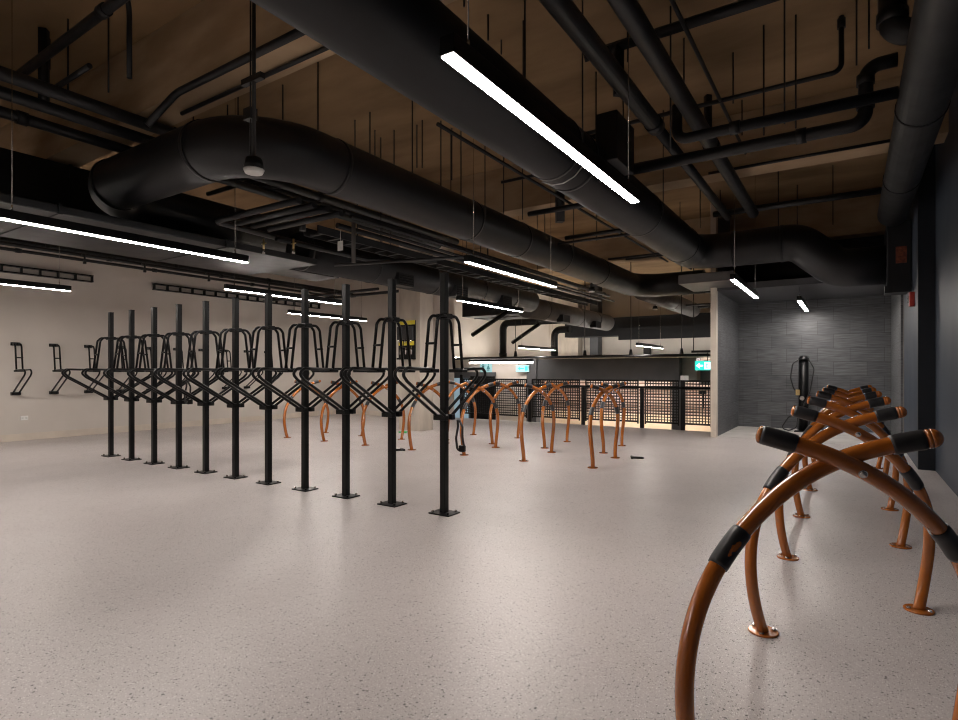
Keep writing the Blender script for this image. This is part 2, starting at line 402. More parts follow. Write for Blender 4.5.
for y in (15.6, 18.2): obj('side_grille', B(-7.42, -7.2, y, y + .5, 2.78, 3.0, bevel=.006), M_black, h2)
t = thing('boxy_duct', 'long black box duct against the hall back wall', 'duct')
obj('duct_body', B(-9.4, -2.4, 20.5, 21.2, 2.62, 3.3), M_black, t)
obj('end_box', B(-7.2, -2.4, 20.42, 20.52, 2.45, 2.9), M_black, t)
t = thing('boxy_duct', 'black box duct hanging over the white room across the void', 'duct')
obj('duct_body', B(-10.2, -8.2, 14.6, 16.2, 3.0, 3.5), M_black, t)
obj('seam_collar', B(-10.22, -8.18, 15.3, 15.34, 2.985, 3.515), M_black, t)

def pipe(name, pts, r, label, fr=0, m=M_black, cat='pipe', collars=(), seg=14, part='pipe_run'):
    P = fillet(pts, fr, 8) if fr else [Vector(p) for p in pts]
    if not collars:
        return tag(obj(name, TB(P, r, seg), m), label, cat)
    t = thing(name, label, cat)
    obj(part, TB(P, r, seg), m, t)
    for (c, d) in collars:
        c = Vector(c); d = Vector(d).normalized()
        obj('pipe_coupling', TB([c - d * .045, c + d * .045], r + .012, seg), m, t)
    return t
Y = (0, 1, 0); X = (1, 0, 0); Zv = (0, 0, 1)
# long insulated pair right of the widest duct
t = thing('insulated_pipe', 'left of two thick black pipes running away right of the widest duct', 'pipe')
obj('insulation', TB([(-1.66, -3.4, 3.8), (-1.66, 5.75, 3.8)], .08, 18), M_black, t)
obj('pipe_run', TB([(-1.66, 5.75, 3.8), (-1.66, 9.9, 3.8)], .058, 16), M_black, t)
obj('pipe_coupling', TB([(-1.66, 5.7, 3.8), (-1.66, 5.85, 3.8)], .088, 18), M_black, t)
t = thing('insulated_pipe', 'right of two thick black pipes running away right of the widest duct', 'pipe')
obj('insulation', TB([(-1.285, -3.4, 3.8), (-1.285, 9.9, 3.8)], .078, 18), M_black, t)
obj('pipe_coupling', TB([(-1.285, 6.6, 3.8), (-1.285, 6.72, 3.8)], .086, 18), M_black, t)
pipe('conduit', [(-1.165, -3.4, 4.2), (-1.165, 9.2, 4.2)], .018, 'thin black conduit right of the two thick overhead pipes')
pipe('sprinkler_pipe', [(-2.75, 6.5, 4.2), (-.07, 6.5, 4.2), (-.07, 6.5, 4.73)], .024, 'thin pipe crossing overhead and turning up into the ceiling at right', .08, collars=[((-.07, 6.5, 4.66), Zv), ((-1.5, 6.5, 4.2), X)])
pipe('branch_pipe', [(-1.43, 5.75, 3.92), (-1.43, 5.75, 3.58), (.33, 5.75, 3.58)], .05, 'black pipe dropping from the thick pipe and running right in an elbow', .1, collars=[((-.9, 5.75, 3.58), X)])
pipe('drain_pipe', [(-2.1, 6.36, 3.6), (.12, 6.36, 3.6), (.12, 6.36, 4.12), (.36, 6.36, 4.12)], .062, 'thick black pipe rising in a stepped elbow at upper right', .12, collars=[((-.4, 6.36, 3.6), X), ((.12, 6.36, 3.78), Zv), ((.12, 6.36, 4.0), Zv)])
pipe('drain_pipe', [(.29, 5.75, 4.73), (.29, 5.75, 4.05), (.72, 5.75, 4.05)], .10, 'thick black drop pipe from ceiling turning to the wall at upper right', .14, seg=18, collars=[((.29, 5.75, 4.5), Zv), ((.29, 5.75, 4.2), Zv)])
pipe('cross_beam', [(-2.2, 5.28, 4.42), (.6, 5.28, 4.42)], .055, 'square black bar crossing below the ceiling at top right', cat='bar', seg=4)
pipe('cross_beam', [(-1.86, 5.28, 4.42), (-1.86, 5.28, 3.95)], .055, 'short square black drop bar left of the thick pipes', cat='bar', seg=4)
pipe('conduit', [(-1.6, 8.1, 3.97), (.7, 8.1, 3.97)], .02, 'thin conduit along the underside of the second concrete beam', m=M_rod)
pipe('cable_tray', [(-1.9, 10.0, 3.9), (.7, 10.0, 3.9)], .05, 'dark tray crossing high above the crossing duct', cat='tray', seg=4)
pipe('drop_box', [(-1.36, 6.85, 4.45), (-1.36, 6.85, 3.95)], .045, 'short black drop between the thick pipes', cat='bar', seg=4)
for k, (y, z, r) in enumerate(((15.4, 3.35, .04), (17.0, 3.2, .03), (18.6, 3.3, .04))):
    pipe('sprinkler_pipe', [(-3.98, y, z), (.6, y, z)], r, '%s cross pipe out over the hall right of the grey duct' % ORD[k])
for k, (y, z) in enumerate(((7.0, 4.02), (8.9, 3.49), (10.2, 3.9), (11.3, 3.62), (12.4, 3.8))):
    pipe('conduit', [(-4.2, y, z), (-2.72, y, z)], .022, '%s thin cross conduit between the two round ducts, counting from the camera' % ORD[k])
pipe('conduit', [(-3.52, 4.6, 3.82), (-3.52, 13.3, 3.82)], .02, 'thin conduit running away left of the widest duct')
pipe('sprinkler_pipe', [(-7.65, 3.9, 4.18), (-7.65, 8.2, 4.18)], .05, 'pipe behind the bend at left below the beams')
pipe('cross_beam', [(-8.3, 1.6, 3.5), (-6.0, 1.6, 3.66)], .035, 'square bar under the pipe bundle at left', cat='bar', seg=4)
# left bundle
pipe('insulated_pipe', [(-6.2, -3.4, 3.9), (-6.2, 9.0, 3.9)], .062, 'upper of the shiny black pipes at upper left', collars=[((-6.2, 1.0, 3.9), Y), ((-6.2, 3.4, 3.9), Y), ((-6.2, 6.5, 3.9), Y)])
pipe('insulated_pipe', [(-6.42, -3.4, 3.82), (-6.42, 9.0, 3.82)], .058, 'second of the shiny black pipes at upper left', collars=[((-6.42, 1.6, 3.82), Y), ((-6.42, 5.6, 3.82), Y)])
pipe('insulated_pipe', [(-6.85, -3.4, 3.80), (-6.85, 9.0, 3.80)], .055, 'third and lowest long pipe at upper left', collars=[((-6.85, 2.2, 3.80), Y), ((-6.85, 6.0, 3.80), Y)])
pipe('conduit', [(-7.3, -3.4, 3.95), (-7.3, 4.8, 3.95), (-6.7, 5.4, 3.95)], .03, 'bent conduit above the boxy duct at upper left', .2)
pipe('sprinkler_pipe', [(-7.0, 2.23, 4.28), (-2.75, 2.23, 4.32)], .042, 'black pipe slanting across the top left corner below the ceiling', collars=[((-5.2, 2.23, 4.3), X)])
pipe('conduit', [(-4.2, 2.1, 4.72), (-4.95, 2.25, 4.68), (-5.35, 2.5, 4.5), (-5.35, 2.5, 3.9)], .022, 'bent conduit dropping from the ceiling at upper left', .12)
pipe('conduit', [(-5.55, 2.75, 3.62), (-5.35, 2.92, 3.94), (-2.7, 2.92, 3.94)], .034, 'thicker conduit along the nearest concrete beam', .12)
pipe('conduit', [(-5.8, 3.22, 3.97), (-2.7, 3.22, 3.97)], .02, 'thinner conduit along the underside of the nearest concrete beam')
pipe('conduit', [(-6.6, 2.35, 4.06), (-5.75, 2.35, 4.06)], .025, 'short conduit across the pipe bundle at upper left')
pipe('cross_beam', [(-6.75, 2.35, 4.72), (-6.75, 2.35, 3.95)], .05, 'square black drop bar at the top left', cat='bar', seg=4)
pipe('sprinkler_pipe', [(-6.1, 5.05, 4.05), (-8.35, 5.05, 4.05)], .035, 'cross pipe behind the bundle at left')
# four pipes under the bending duct
for k, y in enumerate((3.86, 4.06, 4.24, 4.44)):
    pts = [(-4.75, y, 3.06), (-6.14 + .04 * k, y, 3.06)] if k else [(-4.75, y, 3.06), (-6.25, y, 3.06), (-6.25, 5.5, 3.02)]
    pipe('branch_pipe', pts, .036, '%s of four parallel black pipes under the bending duct' % ('front', 'second', 'third', 'rearmost')[k], .1)
pipe('branch_pipe', [(-6.1, 4.6, 2.98), (-6.1, 6.2, 2.98), (-5.3, 6.9, 2.98)], .03, 'bent black pipe by the brass valves', .12)
for k, (x, y) in enumerate(((-6.28, 4.55), (-5.95, 4.75))):
    t = thing('drain_valve', ('left', 'right')[k] + ' brass drain valve on the black pipes near the light end', 'valve')
    obj('valve_body', TB([(x, y, 2.99), (x, y, 2.86)], .012, 10), M_brass, t)
    obj('valve_handle', TB([(x - .045, y, 2.93), (x + .045, y, 2.93)], .008, 8), M_brass, t)
    obj('outlet', TB([(x, y, 2.86), (x, y, 2.80)], .018, 10), M_chrome, t)
t = thing('control_valve', 'orange-red valve handle among the pipes under the bending duct', 'valve')
obj('valve_body', TB([(-5.62, 4.62, 3.02), (-5.62, 4.62, 3.14)], .04, 12), M_black, t)
obj('valve_handle', B(-5.70, -5.53, 4.58, 4.66, 3.12, 3.2, bevel=.01), M_valve, t, label='orange-red handle')
t = thing('hanging_tag', 'white paper tag hanging below the black pipes', 'tag')
obj('tag_card', B(-5.36, -5.27, 4.95, 4.955, 2.8, 2.92), M_tag, t)
obj('tag_cord', TB([(-5.31, 4.95, 2.92), (-5.31, 4.95, 3.06)], .003, 6), M_tag, t)
pipe('conduit', [(-5.05, 4.92, 2.62), (-5.05, 4.92, 3.1)], .035, 'short pale vertical sleeve below the black pipes', m=M_duct2, seg=4)
# trays and pipes beneath and left of the middle duct
t = thing('cable_tray', 'long dark cable tray running away left of the middle duct', 'tray')
for x in (-5.95, -5.68): obj('side_rail', B(x, x + .02, 4.9, 14.4, 3.06, 3.16), M_black, t)
for k in range(31): obj('rung', B(-5.94, -5.66, 5.0 + k * .3, 5.04 + k * .3, 3.07, 3.09), M_black, t)
for k, (x, z, r) in enumerate(((-5.3, 3.3, .03), (-5.18, 3.22, .025), (-5.42, 3.14, .035), (-5.05, 3.08, .02))):
    pipe('conduit', [(x, 5.0, z), (x, 14.0, z)], r, '%s of the conduits running along under the middle duct' % ORD[k])
pipe('conduit', [(-6.35, 5.8, 2.86), (-4.6, 6.9, 2.98)], .024, 'conduit slanting across under the middle duct')
pipe('sprinkler_pipe', [(-3.6, 6.3, 4.05), (-2.2, 6.3, 4.05)], .03, 'short cross pipe left of the widest duct')
pipe('sprinkler_pipe', [(-4.2, 7.82, 3.75), (-2.72, 7.82, 3.75)], .04, 'cross pipe between the two round ducts')
pipe('sprinkler_pipe', [(-4.3, 9.4, 3.7), (-2.72, 9.4, 3.7)], .035, 'farther cross pipe between the two round ducts')
pipe('conduit', [(-3.35, 5.0, 3.95), (-3.35, 13.3, 3.95)], .03, 'long pipe running away between the two round ducts')
pipe('conduit', [(-3.0, 6.5, 3.6), (-3.0, 13.3, 3.6)], .025, 'lower long pipe running away between the two round ducts')
pipe('drop_box', [(-3.75, 8.0, 4.7), (-3.75, 8.0, 3.6)], .08, 'square black drop between the two round ducts', cat='bar', seg=4)
# services along the left wall top
for k, (x, z, r) in enumerate(((-12.5, 3.62, .05), (-12.35, 3.53, .035), (-12.6, 3.48, .03))):
    pipe('sprinkler_pipe', [(x, -3.4, z), (x, 12.1, z)], r, ('upper', 'front', 'lower')[k] + ' of the dark pipes along the top of the white wall',
         collars=[((x, 2 + k + 2.4 * q, z), Y) for q in range(4)])
for k, y in enumerate((4.9, 6.0, 7.4, 9.0)):
    t = thing('wall_sprinkler', '%s sprinkler drop from the left along the top of the white wall' % ORD[k], 'sprinkler', group='sprinkler drops along the white wall')
    obj('drop_pipe', TB(fillet([(-12.35, y, 3.53), (-12.2, y, 3.53), (-12.2, y, 3.38)], .05), .018, 8), M_black, t)
    obj('spray_head', TB([(-12.2, y, 3.38), (-12.2, y, 3.34)], .03, 10), M_black, t)
pipe('sprinkler_pipe', [(-12.3, 10.2, 3.2), (-8.5, 10.2, 3.2)], .035, 'cross pipe in front of the back wall above the lights', collars=[((-10.5, 10.2, 3.2), X)])
pipe('sprinkler_pipe', [(-12.3, 8.9, 3.05), (-8.4, 8.9, 3.05)], .03, 'nearer cross pipe left of the concrete column', collars=[((-9.6, 8.9, 3.05), X)])
for k, (y0, y1) in enumerate(((.6, 5.32), (6.53, 11.2))):
    t = thing('ladder_tray', ('left', 'right')[k] + ' black ladder tray fixed across the white wall', 'tray', group='ladder trays on the white wall')
    for z in (3.10, 3.22): obj('side_rail', B(-12.95, -12.84, y0, y1, z, z + .022), M_steel, t)
    n = int((y1 - y0) / .28)
    for q in range(n + 1):
        yy = y0 + (y1 - y0 - .02) * q / n
        obj('rung', B(-12.93, -12.85, yy, yy + .02, 3.10, 3.23), M_steel, t)
# hall pipes
pipe('vent_pipe', [(-10.44, 17.5, 1.75), (-10.44, 17.5, 3.03), (-8.0, 17.5, 3.03)], .13, 'thick black pipe elbow rising across the void', .25, seg=18, collars=[((-10.44, 17.5, 1.9), Zv), ((-9.0, 17.5, 3.03), X)])
pipe('vent_pipe', [(-8.55, 17.8, 1.75), (-8.55, 17.8, 2.72), (-7.97, 17.8, 2.72)], .12, 'second shorter black pipe elbow across the void', .22, seg=18, collars=[((-8.55, 17.8, 1.9), Zv)])
pipe('brace', [(-9.09, 13.5, 2.33), (-7.9, 13.5, 2.95)], .065, 'slanted black brace above the right end of the bike posts', m=M_steel, cat='brace', seg=4)
pipe('brace', [(-9.2, 16.0, 2.22), (-8.2, 16.0, 2.8)], .065, 'slanted black brace farther across the void', m=M_steel, cat='brace', seg=4)
pipe('coping_pipe', [(-12.9, 15.66, 1.72), (-2.4, 15.66, 1.72)], .04, 'black edge bar along the top of the white room across the void', cat='bar', seg=4)
for k, (x, y) in enumerate(((-9.3, 16.4), (-7.1, 17.0), (-5.6, 17.0), (-4.1, 17.0))):
    t = thing('pendant_speaker', '%s slim pendant from the left over the hall room' % ORD[k], 'pendant', group='slim pendants across the void')
    obj('rod', TB([(x, y, 1.95), (x, y, ZC)], .012, 6), M_rod, t)
    obj('shade', TB([(x, y, 1.76), (x, y, 1.96)], .06, 10, rads=[.07, .035]), M_steel, t)
t = thing('wall_speaker', 'small black box on the hall back wall above the charcoal panel', 'speaker')
obj('cabinet', B(-6.55, -6.3, 21.35, 21.5, 1.85, 2.2), M_steel, t)
obj('grille', B(-6.53, -6.32, 21.34, 21.36, 1.88, 2.17), M_rod, t)

# threaded rods: x, y, lower end
rods = [(-5.72, 4.41, 4.3), (-4.97, 4.3, 3.72), (-5.69, 5.57, 4.34), (-5.35, 5.51, 4.18), (-5.69, 5.96, 4.35), (-5.46, 6.11, 4.25), (-4.66, 5.56, 3.72), (-5.08, 6.16, 4.15),
        (-4.92, 6.08, 4.09), (-4.72, 6.24, 3.72), (-4.73, 6.51, 4.01), (-4.62, 6.58, 3.72), (-2.93, 4.63, 4.5), (-3.04, 5.06, 4.6), (-2.4, 4.4, 3.75), (-2.45, 6.2, 3.75), (-2.37, 6.9, 3.75),
        (-1.83, 5.46, 4.34), (-1.42, 5.47, 3.4), (-1.44, 6.07, 4.21), (-1.06, 6.64, 4.2), (-.72, 6.28, 3.65), (-.51, 5.96, 3.6), (-.44, 6.27, 3.65), (.05, 6.3, 4.13),
        (.14, 6.1, 4.16), (-6.41, 2.43, 4.0), (-6.95, 2.47, 4.43), (-5.9, 2.57, 3.95), (-6.87, 3.96, 3.8), (-6.75, 4.35, 4.4), (-5.97, 3.98, 4.1), (-1.15, 7.86, 4.3), (-4.6, 7.73, 3.72),
        (-4.38, 7.95, 3.72), (-4.16, 8.89, 3.9), (-2.15, 10.2, 3.75), (-2.07, 11.54, 4.2), (-1.03, 10.94, 3.75), (-.82, 12.01, 3.6), (-.24, 11.18, 3.75),
        (-3.3, 7.2, 3.95), (-3.1, 9.0, 3.6), (-3.9, 9.9, 3.7), (-3.4, 10.8, 3.95), (-2.9, 11.9, 3.6), (-5.8, 8.9, 3.16), (-5.8, 11.2, 3.16), (-5.8, 6.2, 3.16),
        (-6.6, 7.3, 3.45), (-7.4, 7.3, 3.45), (-6.6, 10.4, 3.45), (-2.88, 4.15, 4.55)]
def rod_label(x, y):
    if x < -5.85: return 'thin black threaded rod hanging among the pipes at upper left', 'rods among the left pipes'
    if x < -3.5: return 'thin black threaded rod hanging from the concrete above the middle duct', 'rods above the middle duct'
    if x < -1.9: return 'thin black threaded rod hanging by the widest duct', 'rods by the widest duct'
    return 'thin black threaded rod hanging among the pipes at upper right', 'rods among the right pipes'
for (x, y, z) in rods:
    lab, g = rod_label(x, y)
    tag(obj('threaded_rod', TB([(x, y, z), (x, y, ZC)], .0085, 6), M_rod), lab, 'rod', g)

t = thing('pendant_sensor', 'black drop pole with a round white sensor disc in front of the bending duct', 'sensor')
obj('pole', TB([(-3.52, 2.47, 2.78), (-3.52, 2.47, ZC)], .014, 10), M_rod, t)
obj('cable', TB([(-3.545, 2.46, 2.8), (-3.545, 2.46, ZC)], .006, 6), M_rod, t)
obj('housing', TB([(-3.52, 2.47, 2.72), (-3.52, 2.47, 2.80)], .07, 20, rads=[.072, .055]), M_steel, t)
obj('lens', TB([(-3.52, 2.47, 2.695), (-3.52, 2.47, 2.722)], .07, 20, rads=[.06, .072]), M_white, t, label='round white lens')
cl = obj('pole_clamp', B(-3.64, -3.42, 2.45, 2.49, 3.34, 3.38), M_rod, t)
obj('clamp_box', B(-3.60, -3.52, 2.44, 2.50, 3.08, 3.16), M_rod, t)
for (x, y, z, lab) in ((-4.52, 11.2, 2.95, 'white sensor disc hanging under the middle duct at its far end'), (-4.52, 15.8, 3.0, 'small white sensor disc farther across the void')):
    t = thing('pendant_sensor', lab, 'sensor')
    obj('pole', TB([(x, y, z + .05), (x, y, 3.145)], .014, 8), M_rod, t)
    obj('housing', TB([(x, y, z + .02), (x, y, z + .1)], .06, 16, rads=[.075, .06]), M_steel, t)
    obj('lens', TB([(x, y, z), (x, y, z + .02)], .06, 16), M_white, t)

# ------------------------------------------------------------------ vertical bike racks: posts and wall brackets
RP = 0.0145
def hanger_path(side, off):
    """one bent rod of the hanger, in the (out, up) plane; off = its place along the row"""
    pts = [(.035, .885), (.575, 1.215), (.635, 1.275), (.575, 1.325), (.22, 1.315)]
    up = [(.22, 1.315), (.165, 1.75), (.12, 1.80), (.03, 1.80)]
    a = fillet([(off, side * t, z) for t, z in pts], .05, 6)
    b_ = fillet([(off, side * t, z) for t, z in up], .06, 6)
    return a, b_
def add_hanger(t, side, wall=False, base=0.0):
    for off in (-.047, .047):
        a, b_ = hanger_path(side, off)
        lo = obj('wheel_arm', TB(a, RP, 10), M_steel, t)
        obj('hook_loop', TB(b_, RP, 10), M_steel, t)
    obj('arm_plate', B(-.075, .075, *sorted((side * .17, side * .27)), 1.285, 1.318, bevel=.006), M_steel, t)
    obj('tie_bar', TB([(-.06, side * .193, 1.545), (.06, side * .193, 1.545)], .011, 8), M_steel, t)
    obj('arm_clamp', B(-.07, .07, *sorted((side * .025, side * .075)), .855, .905, bevel=.004), M_steel, t)
def make_post():
    t = thing('bike_rack_post', '', 'bike rack', group='double-sided vertical bike rack posts')
    obj('post', B(-.03, .03, -.03, .03, .008, 2.19, bevel=.005), M_steel, t)
    obj('post_cap', B(-.031, .031, -.031, .031, 2.185, 2.197, bevel=.004), M_steel, t)
    bp = obj('base_plate', B(-.115, .115, -.09, .09, 0, .012, bevel=.003), M_steel, t)
    for sx in (-1, 1):
        for sy in (-1, 1):
            obj('anchor_bolt', TB([(sx * .085, sy * .062, .012), (sx * .085, sy * .062, .03)], .012, 6), M_chrome if (sx + sy) else M_steel, bp)
    for s in (-1, 1): add_hanger(t, s)
    obj('top_clamp', B(-.062, .062, -.045, .045, 1.775, 1.822, bevel=.004), M_steel, t)
    return t
P0 = make_post()
for k in range(11):
    o = P0 if k == 0 else dup(P0)
    o.location = (-3.10 - .635 * k, 4.15, 0)
    o['label'] = ('black vertical bike rack post, ' +
                  ('at the right end of the row, nearest the camera' if k == 0 else 'at the left end of the row, farthest away' if k == 10 else '%s from the right end of the row' % ORD[k]))
def make_wallrack():
    t = thing('wall_bike_hanger', '', 'bike rack', group='wall-mounted bike hangers')
    add_hanger(t, -1)
    for z in (.88, 1.80):
        obj('wall_plate', B(-.07, .07, -.035, 0, z - .03, z + .03, bevel=.003), M_steel, t)
    return t
W0 = make_wallrack()
for k in range(10):
    o = W0 if k == 0 else dup(W0)
    o.location = (-12.95, 4.06 + .6 * k, 0); o.rotation_euler = (0, 0, PI / 2)
    o['label'] = 'black bike hanger bolted to the white wall, ' + ('leftmost' if k == 0 else 'rightmost' if k == 9 else '%s from the left' % ORD[k])

# ------------------------------------------------------------------ crossed-arc bike racks
TR = .0275
BOLT_I = 51
def arc_curve():
    """one tube of the rack: bent over while its plane turns and leans, foot at the start, tip at the end"""
    ks = [(0, 2.0957), (.33, 1.494), (.67, .3589), (1, 1.2438)]
    n, Ln, ext = 60, 1.4214, .1569
    th0, twist, lean0, lean1 = .3558, -1.4848, .4867, 1.1901
    def kap(q):
        for (s0, v0), (s1, v1) in zip(ks, ks[1:]):
            if q <= s1: return v0 + (v1 - v0) * (q - s0) / (s1 - s0)
        return ks[-1][1]
    ds = Ln / (n - 1); an = 2.1472
    steps = [(0.0, 0.0)]
    for i in range(n - 1):
        a2 = an - (kap(i / (n - 1)) + kap((i + 1) / (n - 1))) / 2 * ds
        m_ = (an + a2) / 2; steps.append((math.cos(m_) * ds, math.sin(m_) * ds)); an = a2
    for q in range(12):
        l = ext * (.1 if q == 0 else .9 / 11); steps.append((math.cos(an) * l, math.sin(an) * l))
    p = Vector((-.3371, -.373, 0)); out = []
    for i, (dt, dw) in enumerate(steps):
        g = i / (len(steps) - 1); th = th0 + twist * (g - .5); la = lean0 + lean1 * (g - .5)
        p = p + Vector((dt * math.cos(th) - dw * math.sin(th) * math.sin(la), dt * math.sin(th) + dw * math.cos(th) * math.sin(la), dw * math.cos(la)))
        out.append(p.copy())
    return out
ARC = arc_curve()
ALEN = [0.0]
for a, b_ in zip(ARC, ARC[1:]): ALEN.append(ALEN[-1] + (b_ - a).length)
def arc_at(s):
    for i in range(len(ARC) - 1):
        if s <= ALEN[i + 1]:
            f = (s - ALEN[i]) / max(ALEN[i + 1] - ALEN[i], 1e-9)
            return ARC[i].lerp(ARC[i + 1], f)
    return ARC[-1].copy()
def arc_span(s0, s1, n=10): return [arc_at(s0 + (s1 - s0) * k / n) for k in range(n + 1)]
TOT = ALEN[-1]
def make_arc(t, bolts=True, cut=0.0, sl=(.13, .038)):
    end = TOT - cut
    dr = (arc_at(end) - arc_at(end - .01)).normalized()
    a = obj('arc_tube', TB(arc_span(0.0, end - .022, 60), TR, 20), M_orange, t)
    s_leg = next(s for s in [i * .005 for i in range(400)] if arc_at(s).z > .737)
    for (s0, s1) in ((s_leg - .070, s_leg + .070), (end - sl[0], end - sl[1])):
        P = arc_span(s0, s1, 10)
        rd = [TR + .0045] * len(P); rd[0] = rd[-1] = TR + .003
        obj('rubber_sleeve', TB(P, TR, 22, True, rd), M_rubber, a)
    c0 = min(sl[1], .034)
    bm = bmesh.new(); tube(bm, [arc_at(end - c0), arc_at(end - min(.022, c0 - .004))], TR + .003, 20)
    dome(bm, arc_at(end - min(.022, c0 - .004)), dr, TR + .003, 8, 20, min(1, c0 / .034))
    obj('end_cap', bm, M_orange, a)
    f = ARC[0]
    bm = TB([(f.x, f.y, 0), (f.x, f.y, .008), (f.x, f.y, .010)], .07, 28, rads=[.07, .07, .066])
    obj('foot_flange', bm, M_orange, a)
    if bolts:
        for q in range(3):
            an = 2 * PI * q / 3 + .5
            bm = TB([(f.x + .052 * math.cos(an), f.y + .052 * math.sin(an), .008), (f.x + .052 * math.cos(an), f.y + .052 * math.sin(an), .020)], .011, 10)
            obj('anchor_bolt', bm, M_chrome, a)
    return a
def make_rack(bolts=True):
    t = thing('arched_bike_rack', '', 'bike rack')
    a = make_arc(t, bolts)
    b_ = make_arc(t, bolts, .022, (.118, .014)); b_.rotation_euler = (0, 0, PI)
    # bolt through the crossing, on the near arc
    i = BOLT_I
    c = Vector((-ARC[i].x, -ARC[i].y, ARC[i].z))
    n_ = Vector((.12, -.93, -.25)).normalized()
    bm = TB([c + n_ * (TR - .004), c + n_ * (TR + .006)], .013, 14)
    dome(bm, c + n_ * (TR + .006), n_, .011, 5, 14, .5)
    obj('crossing_bolt', bm, M_chrome, t)
    return t
R0 = make_rack(True)
for k in range(6):
    o = R0 if k == 0 else dup(R0)
    o.location = (-.025, 2.170 + 1.338 * k, 0)
    o['label'] = 'orange bike rack of two crossed arcs along the dark wall, ' + ('nearest the camera' if k == 0 else 'farthest, by the tiled alcove' if k == 5 else '%s from the camera' % ORD[k])
    o['group'] = 'orange arched racks along the dark wall'
# worn spot on the near left sleeve of the nearest rack
slv = [c for c in R0.children if c.name.startswith('arc_tube')][0]
s_leg = next(s for s in [i * .005 for i in range(400)] if arc_at(s).z > .722)
bm = bmesh.new()
P = arc_span(s_leg - .012, s_leg + .05, 7)
Tn = (P[-1] - P[0]).normalized(); side_ = Tn.cross(Vector((-.35, -.93, 0))).normalized(); front = side_.cross(Tn).normalized()
if front.y > 0: front = -front
if side_.x < 0: side_ = -side_
rows = []
for i, c in enumerate(P):
    w = [.05, .16, .10, .26, .34, .22, .28, .1][i]
    row = []
    for j in range(4):
        an = .74 + (j / 3 - .5) * 2 * w + [0, .06, -.05, .08, .1, .16, .2, .2][i]
        row.append(bm.verts.new(c + (front * math.cos(an) + side_ * math.sin(an)) * (TR + .0056)))
    rows.append(row)
for a, b_ in zip(rows, rows[1:]):
    for j in range(3): bm.faces.new((a[j], a[j + 1], b_[j + 1], b_[j]))
obj('worn_patch', bm, M_orange, slv, label='orange patch where the black sleeve is torn')

R1 = make_rack(False)
mr_ = [(-2.913 - 1.05 * k, 7.693, 'front') for k in range(7)] + [(-3.29 - 1.035 * k, 9.08, 'rear') for k in range(4)]
for i, (x, y, row) in enumerate(mr_):
    o = R1 if i == 0 else dup(R1)
    o.location = (x, y, 0); o.rotation_euler = (0, 0, math.radians(44.8))
    k = i if row == 'front' else i - 7
    n = 7 if row == 'front' else 4
    o['label'] = 'orange crossed-arc bike rack in the %s row mid-room, ' % row + ('rightmost' if k == 0 else 'leftmost' if k == n - 1 else '%s from the right' % ORD[k])
    o['group'] = 'orange arched racks in the middle of the room'

# ------------------------------------------------------------------ small things on the floor and on the racks
def shackle(name, loc, rz, label, m=M_rubber, m2=M_steel):
    t = thing(name, label, 'bike lock', loc, rz, 'bike locks')
    obj('shackle', TB(fillet([(-.05, 0, .012), (-.05, .17, .012), (.05, .17, .012), (.05, 0, .012)], .045), .010, 10), m2, t)
    obj('lock_body', TB([(-.085, 0, .016), (.085, 0, .016)], .018, 12), m, t)
    return t
shackle('bike_lock', (-2.72, 8.30, 0), -1.2, 'black lock lying at the foot of the rightmost front-row orange rack')
shackle('bike_lock', (-6.13, 7.07, 0), 2.6, 'black lock lying at the foot of an orange rack seen between the end posts')
shackle('bike_lock', (-7.85, 9.05, 0), .3, 'green lock lying on the floor beyond the posts', M_green, M_green)
def chain(loc, label, rz):
    t = thing('chain_lock', label, 'bike lock', loc, rz, 'bike locks')
    pts = [(.0, .05, .0), (.02, .07, -.06), (.015, .075, -.16), (.03, .08, -.24), (.0, .085, -.29), (-.05, .085, -.27), (-.06, .08, -.17), (-.03, .07, -.06), (-.02, .05, .0)]
    obj('chain_sleeve', TB(fillet(pts, .03), .011, 10), M_rubber, t)
    obj('lock_body', B(-.02, .04, .06, .10, -.29, -.23, bevel=.008), M_steel, t)
    return t
chain((-2.98, 4.17, .85), 'dark chain lock hanging below the arms of the end bike post', 0)
chain((-7.1, 4.0, 1.16), 'chain lock hanging from an arm in the middle of the post row', .6)

# bike pump and repair stand by the tiled wall
t = thing('bike_pump_stand', 'tall black bike pump stand with hoses in front of the tiled alcove wall', 'bike pump', (-.83, 13.9, .004))
obj('pump_body', TB([(0, 0, .02), (0, 0, 1.52)], .095, 24), M_steel, t)
obj('pump_cap', TB([(0, 0, 1.52), (0, 0, 1.56), (0, 0, 1.62)], .1, 24, rads=[.11, .11, .05]), M_steel, t)
obj('cap_handle', TB([(-.07, 0, 1.6), (.07, 0, 1.6)], .02, 10), M_chrome, t)
bp = obj('base_plate', B(-.17, .17, -.14, .14, 0, .02, bevel=.004), M_steel, t)
for sx in (-1, 1): obj('anchor_bolt', TB([(sx * .14, -.1, .02), (sx * .14, -.1, .035)], .014, 8), M_chrome, bp)
h = obj('hose', TB(fillet([(-.08, -.08, 1.55), (-.2, -.1, 1.45), (-.24, -.1, 1.15), (-.18, -.1, .92), (-.11, -.1, .84)], .12), .013, 8), M_rubber, t)
obj('pump_head', B(-.14, -.06, -.13, -.09, .78, .9, bevel=.008), M_brass, h)
h = obj('hose', TB(fillet([(.09, -.08, 1.55), (.2, -.1, 1.35), (.12, -.12, .85), (-.04, -.12, .45), (-.04, -.12, .3)], .15), .012, 8), M_rubber, t)
obj('gauge', TB([(-.02, -.1, .72), (-.02, -.14, .72)], .045, 16), M_chrome, t)
h = obj('hose', TB(fillet([(-.1, -.08, .42), (-.28, -.1, .3), (-.42, -.1, .06), (-.26, -.1, .02), (-.12, -.1, .1), (-.1, -.08, .38)], .1), .016, 8), M_rubber, t)
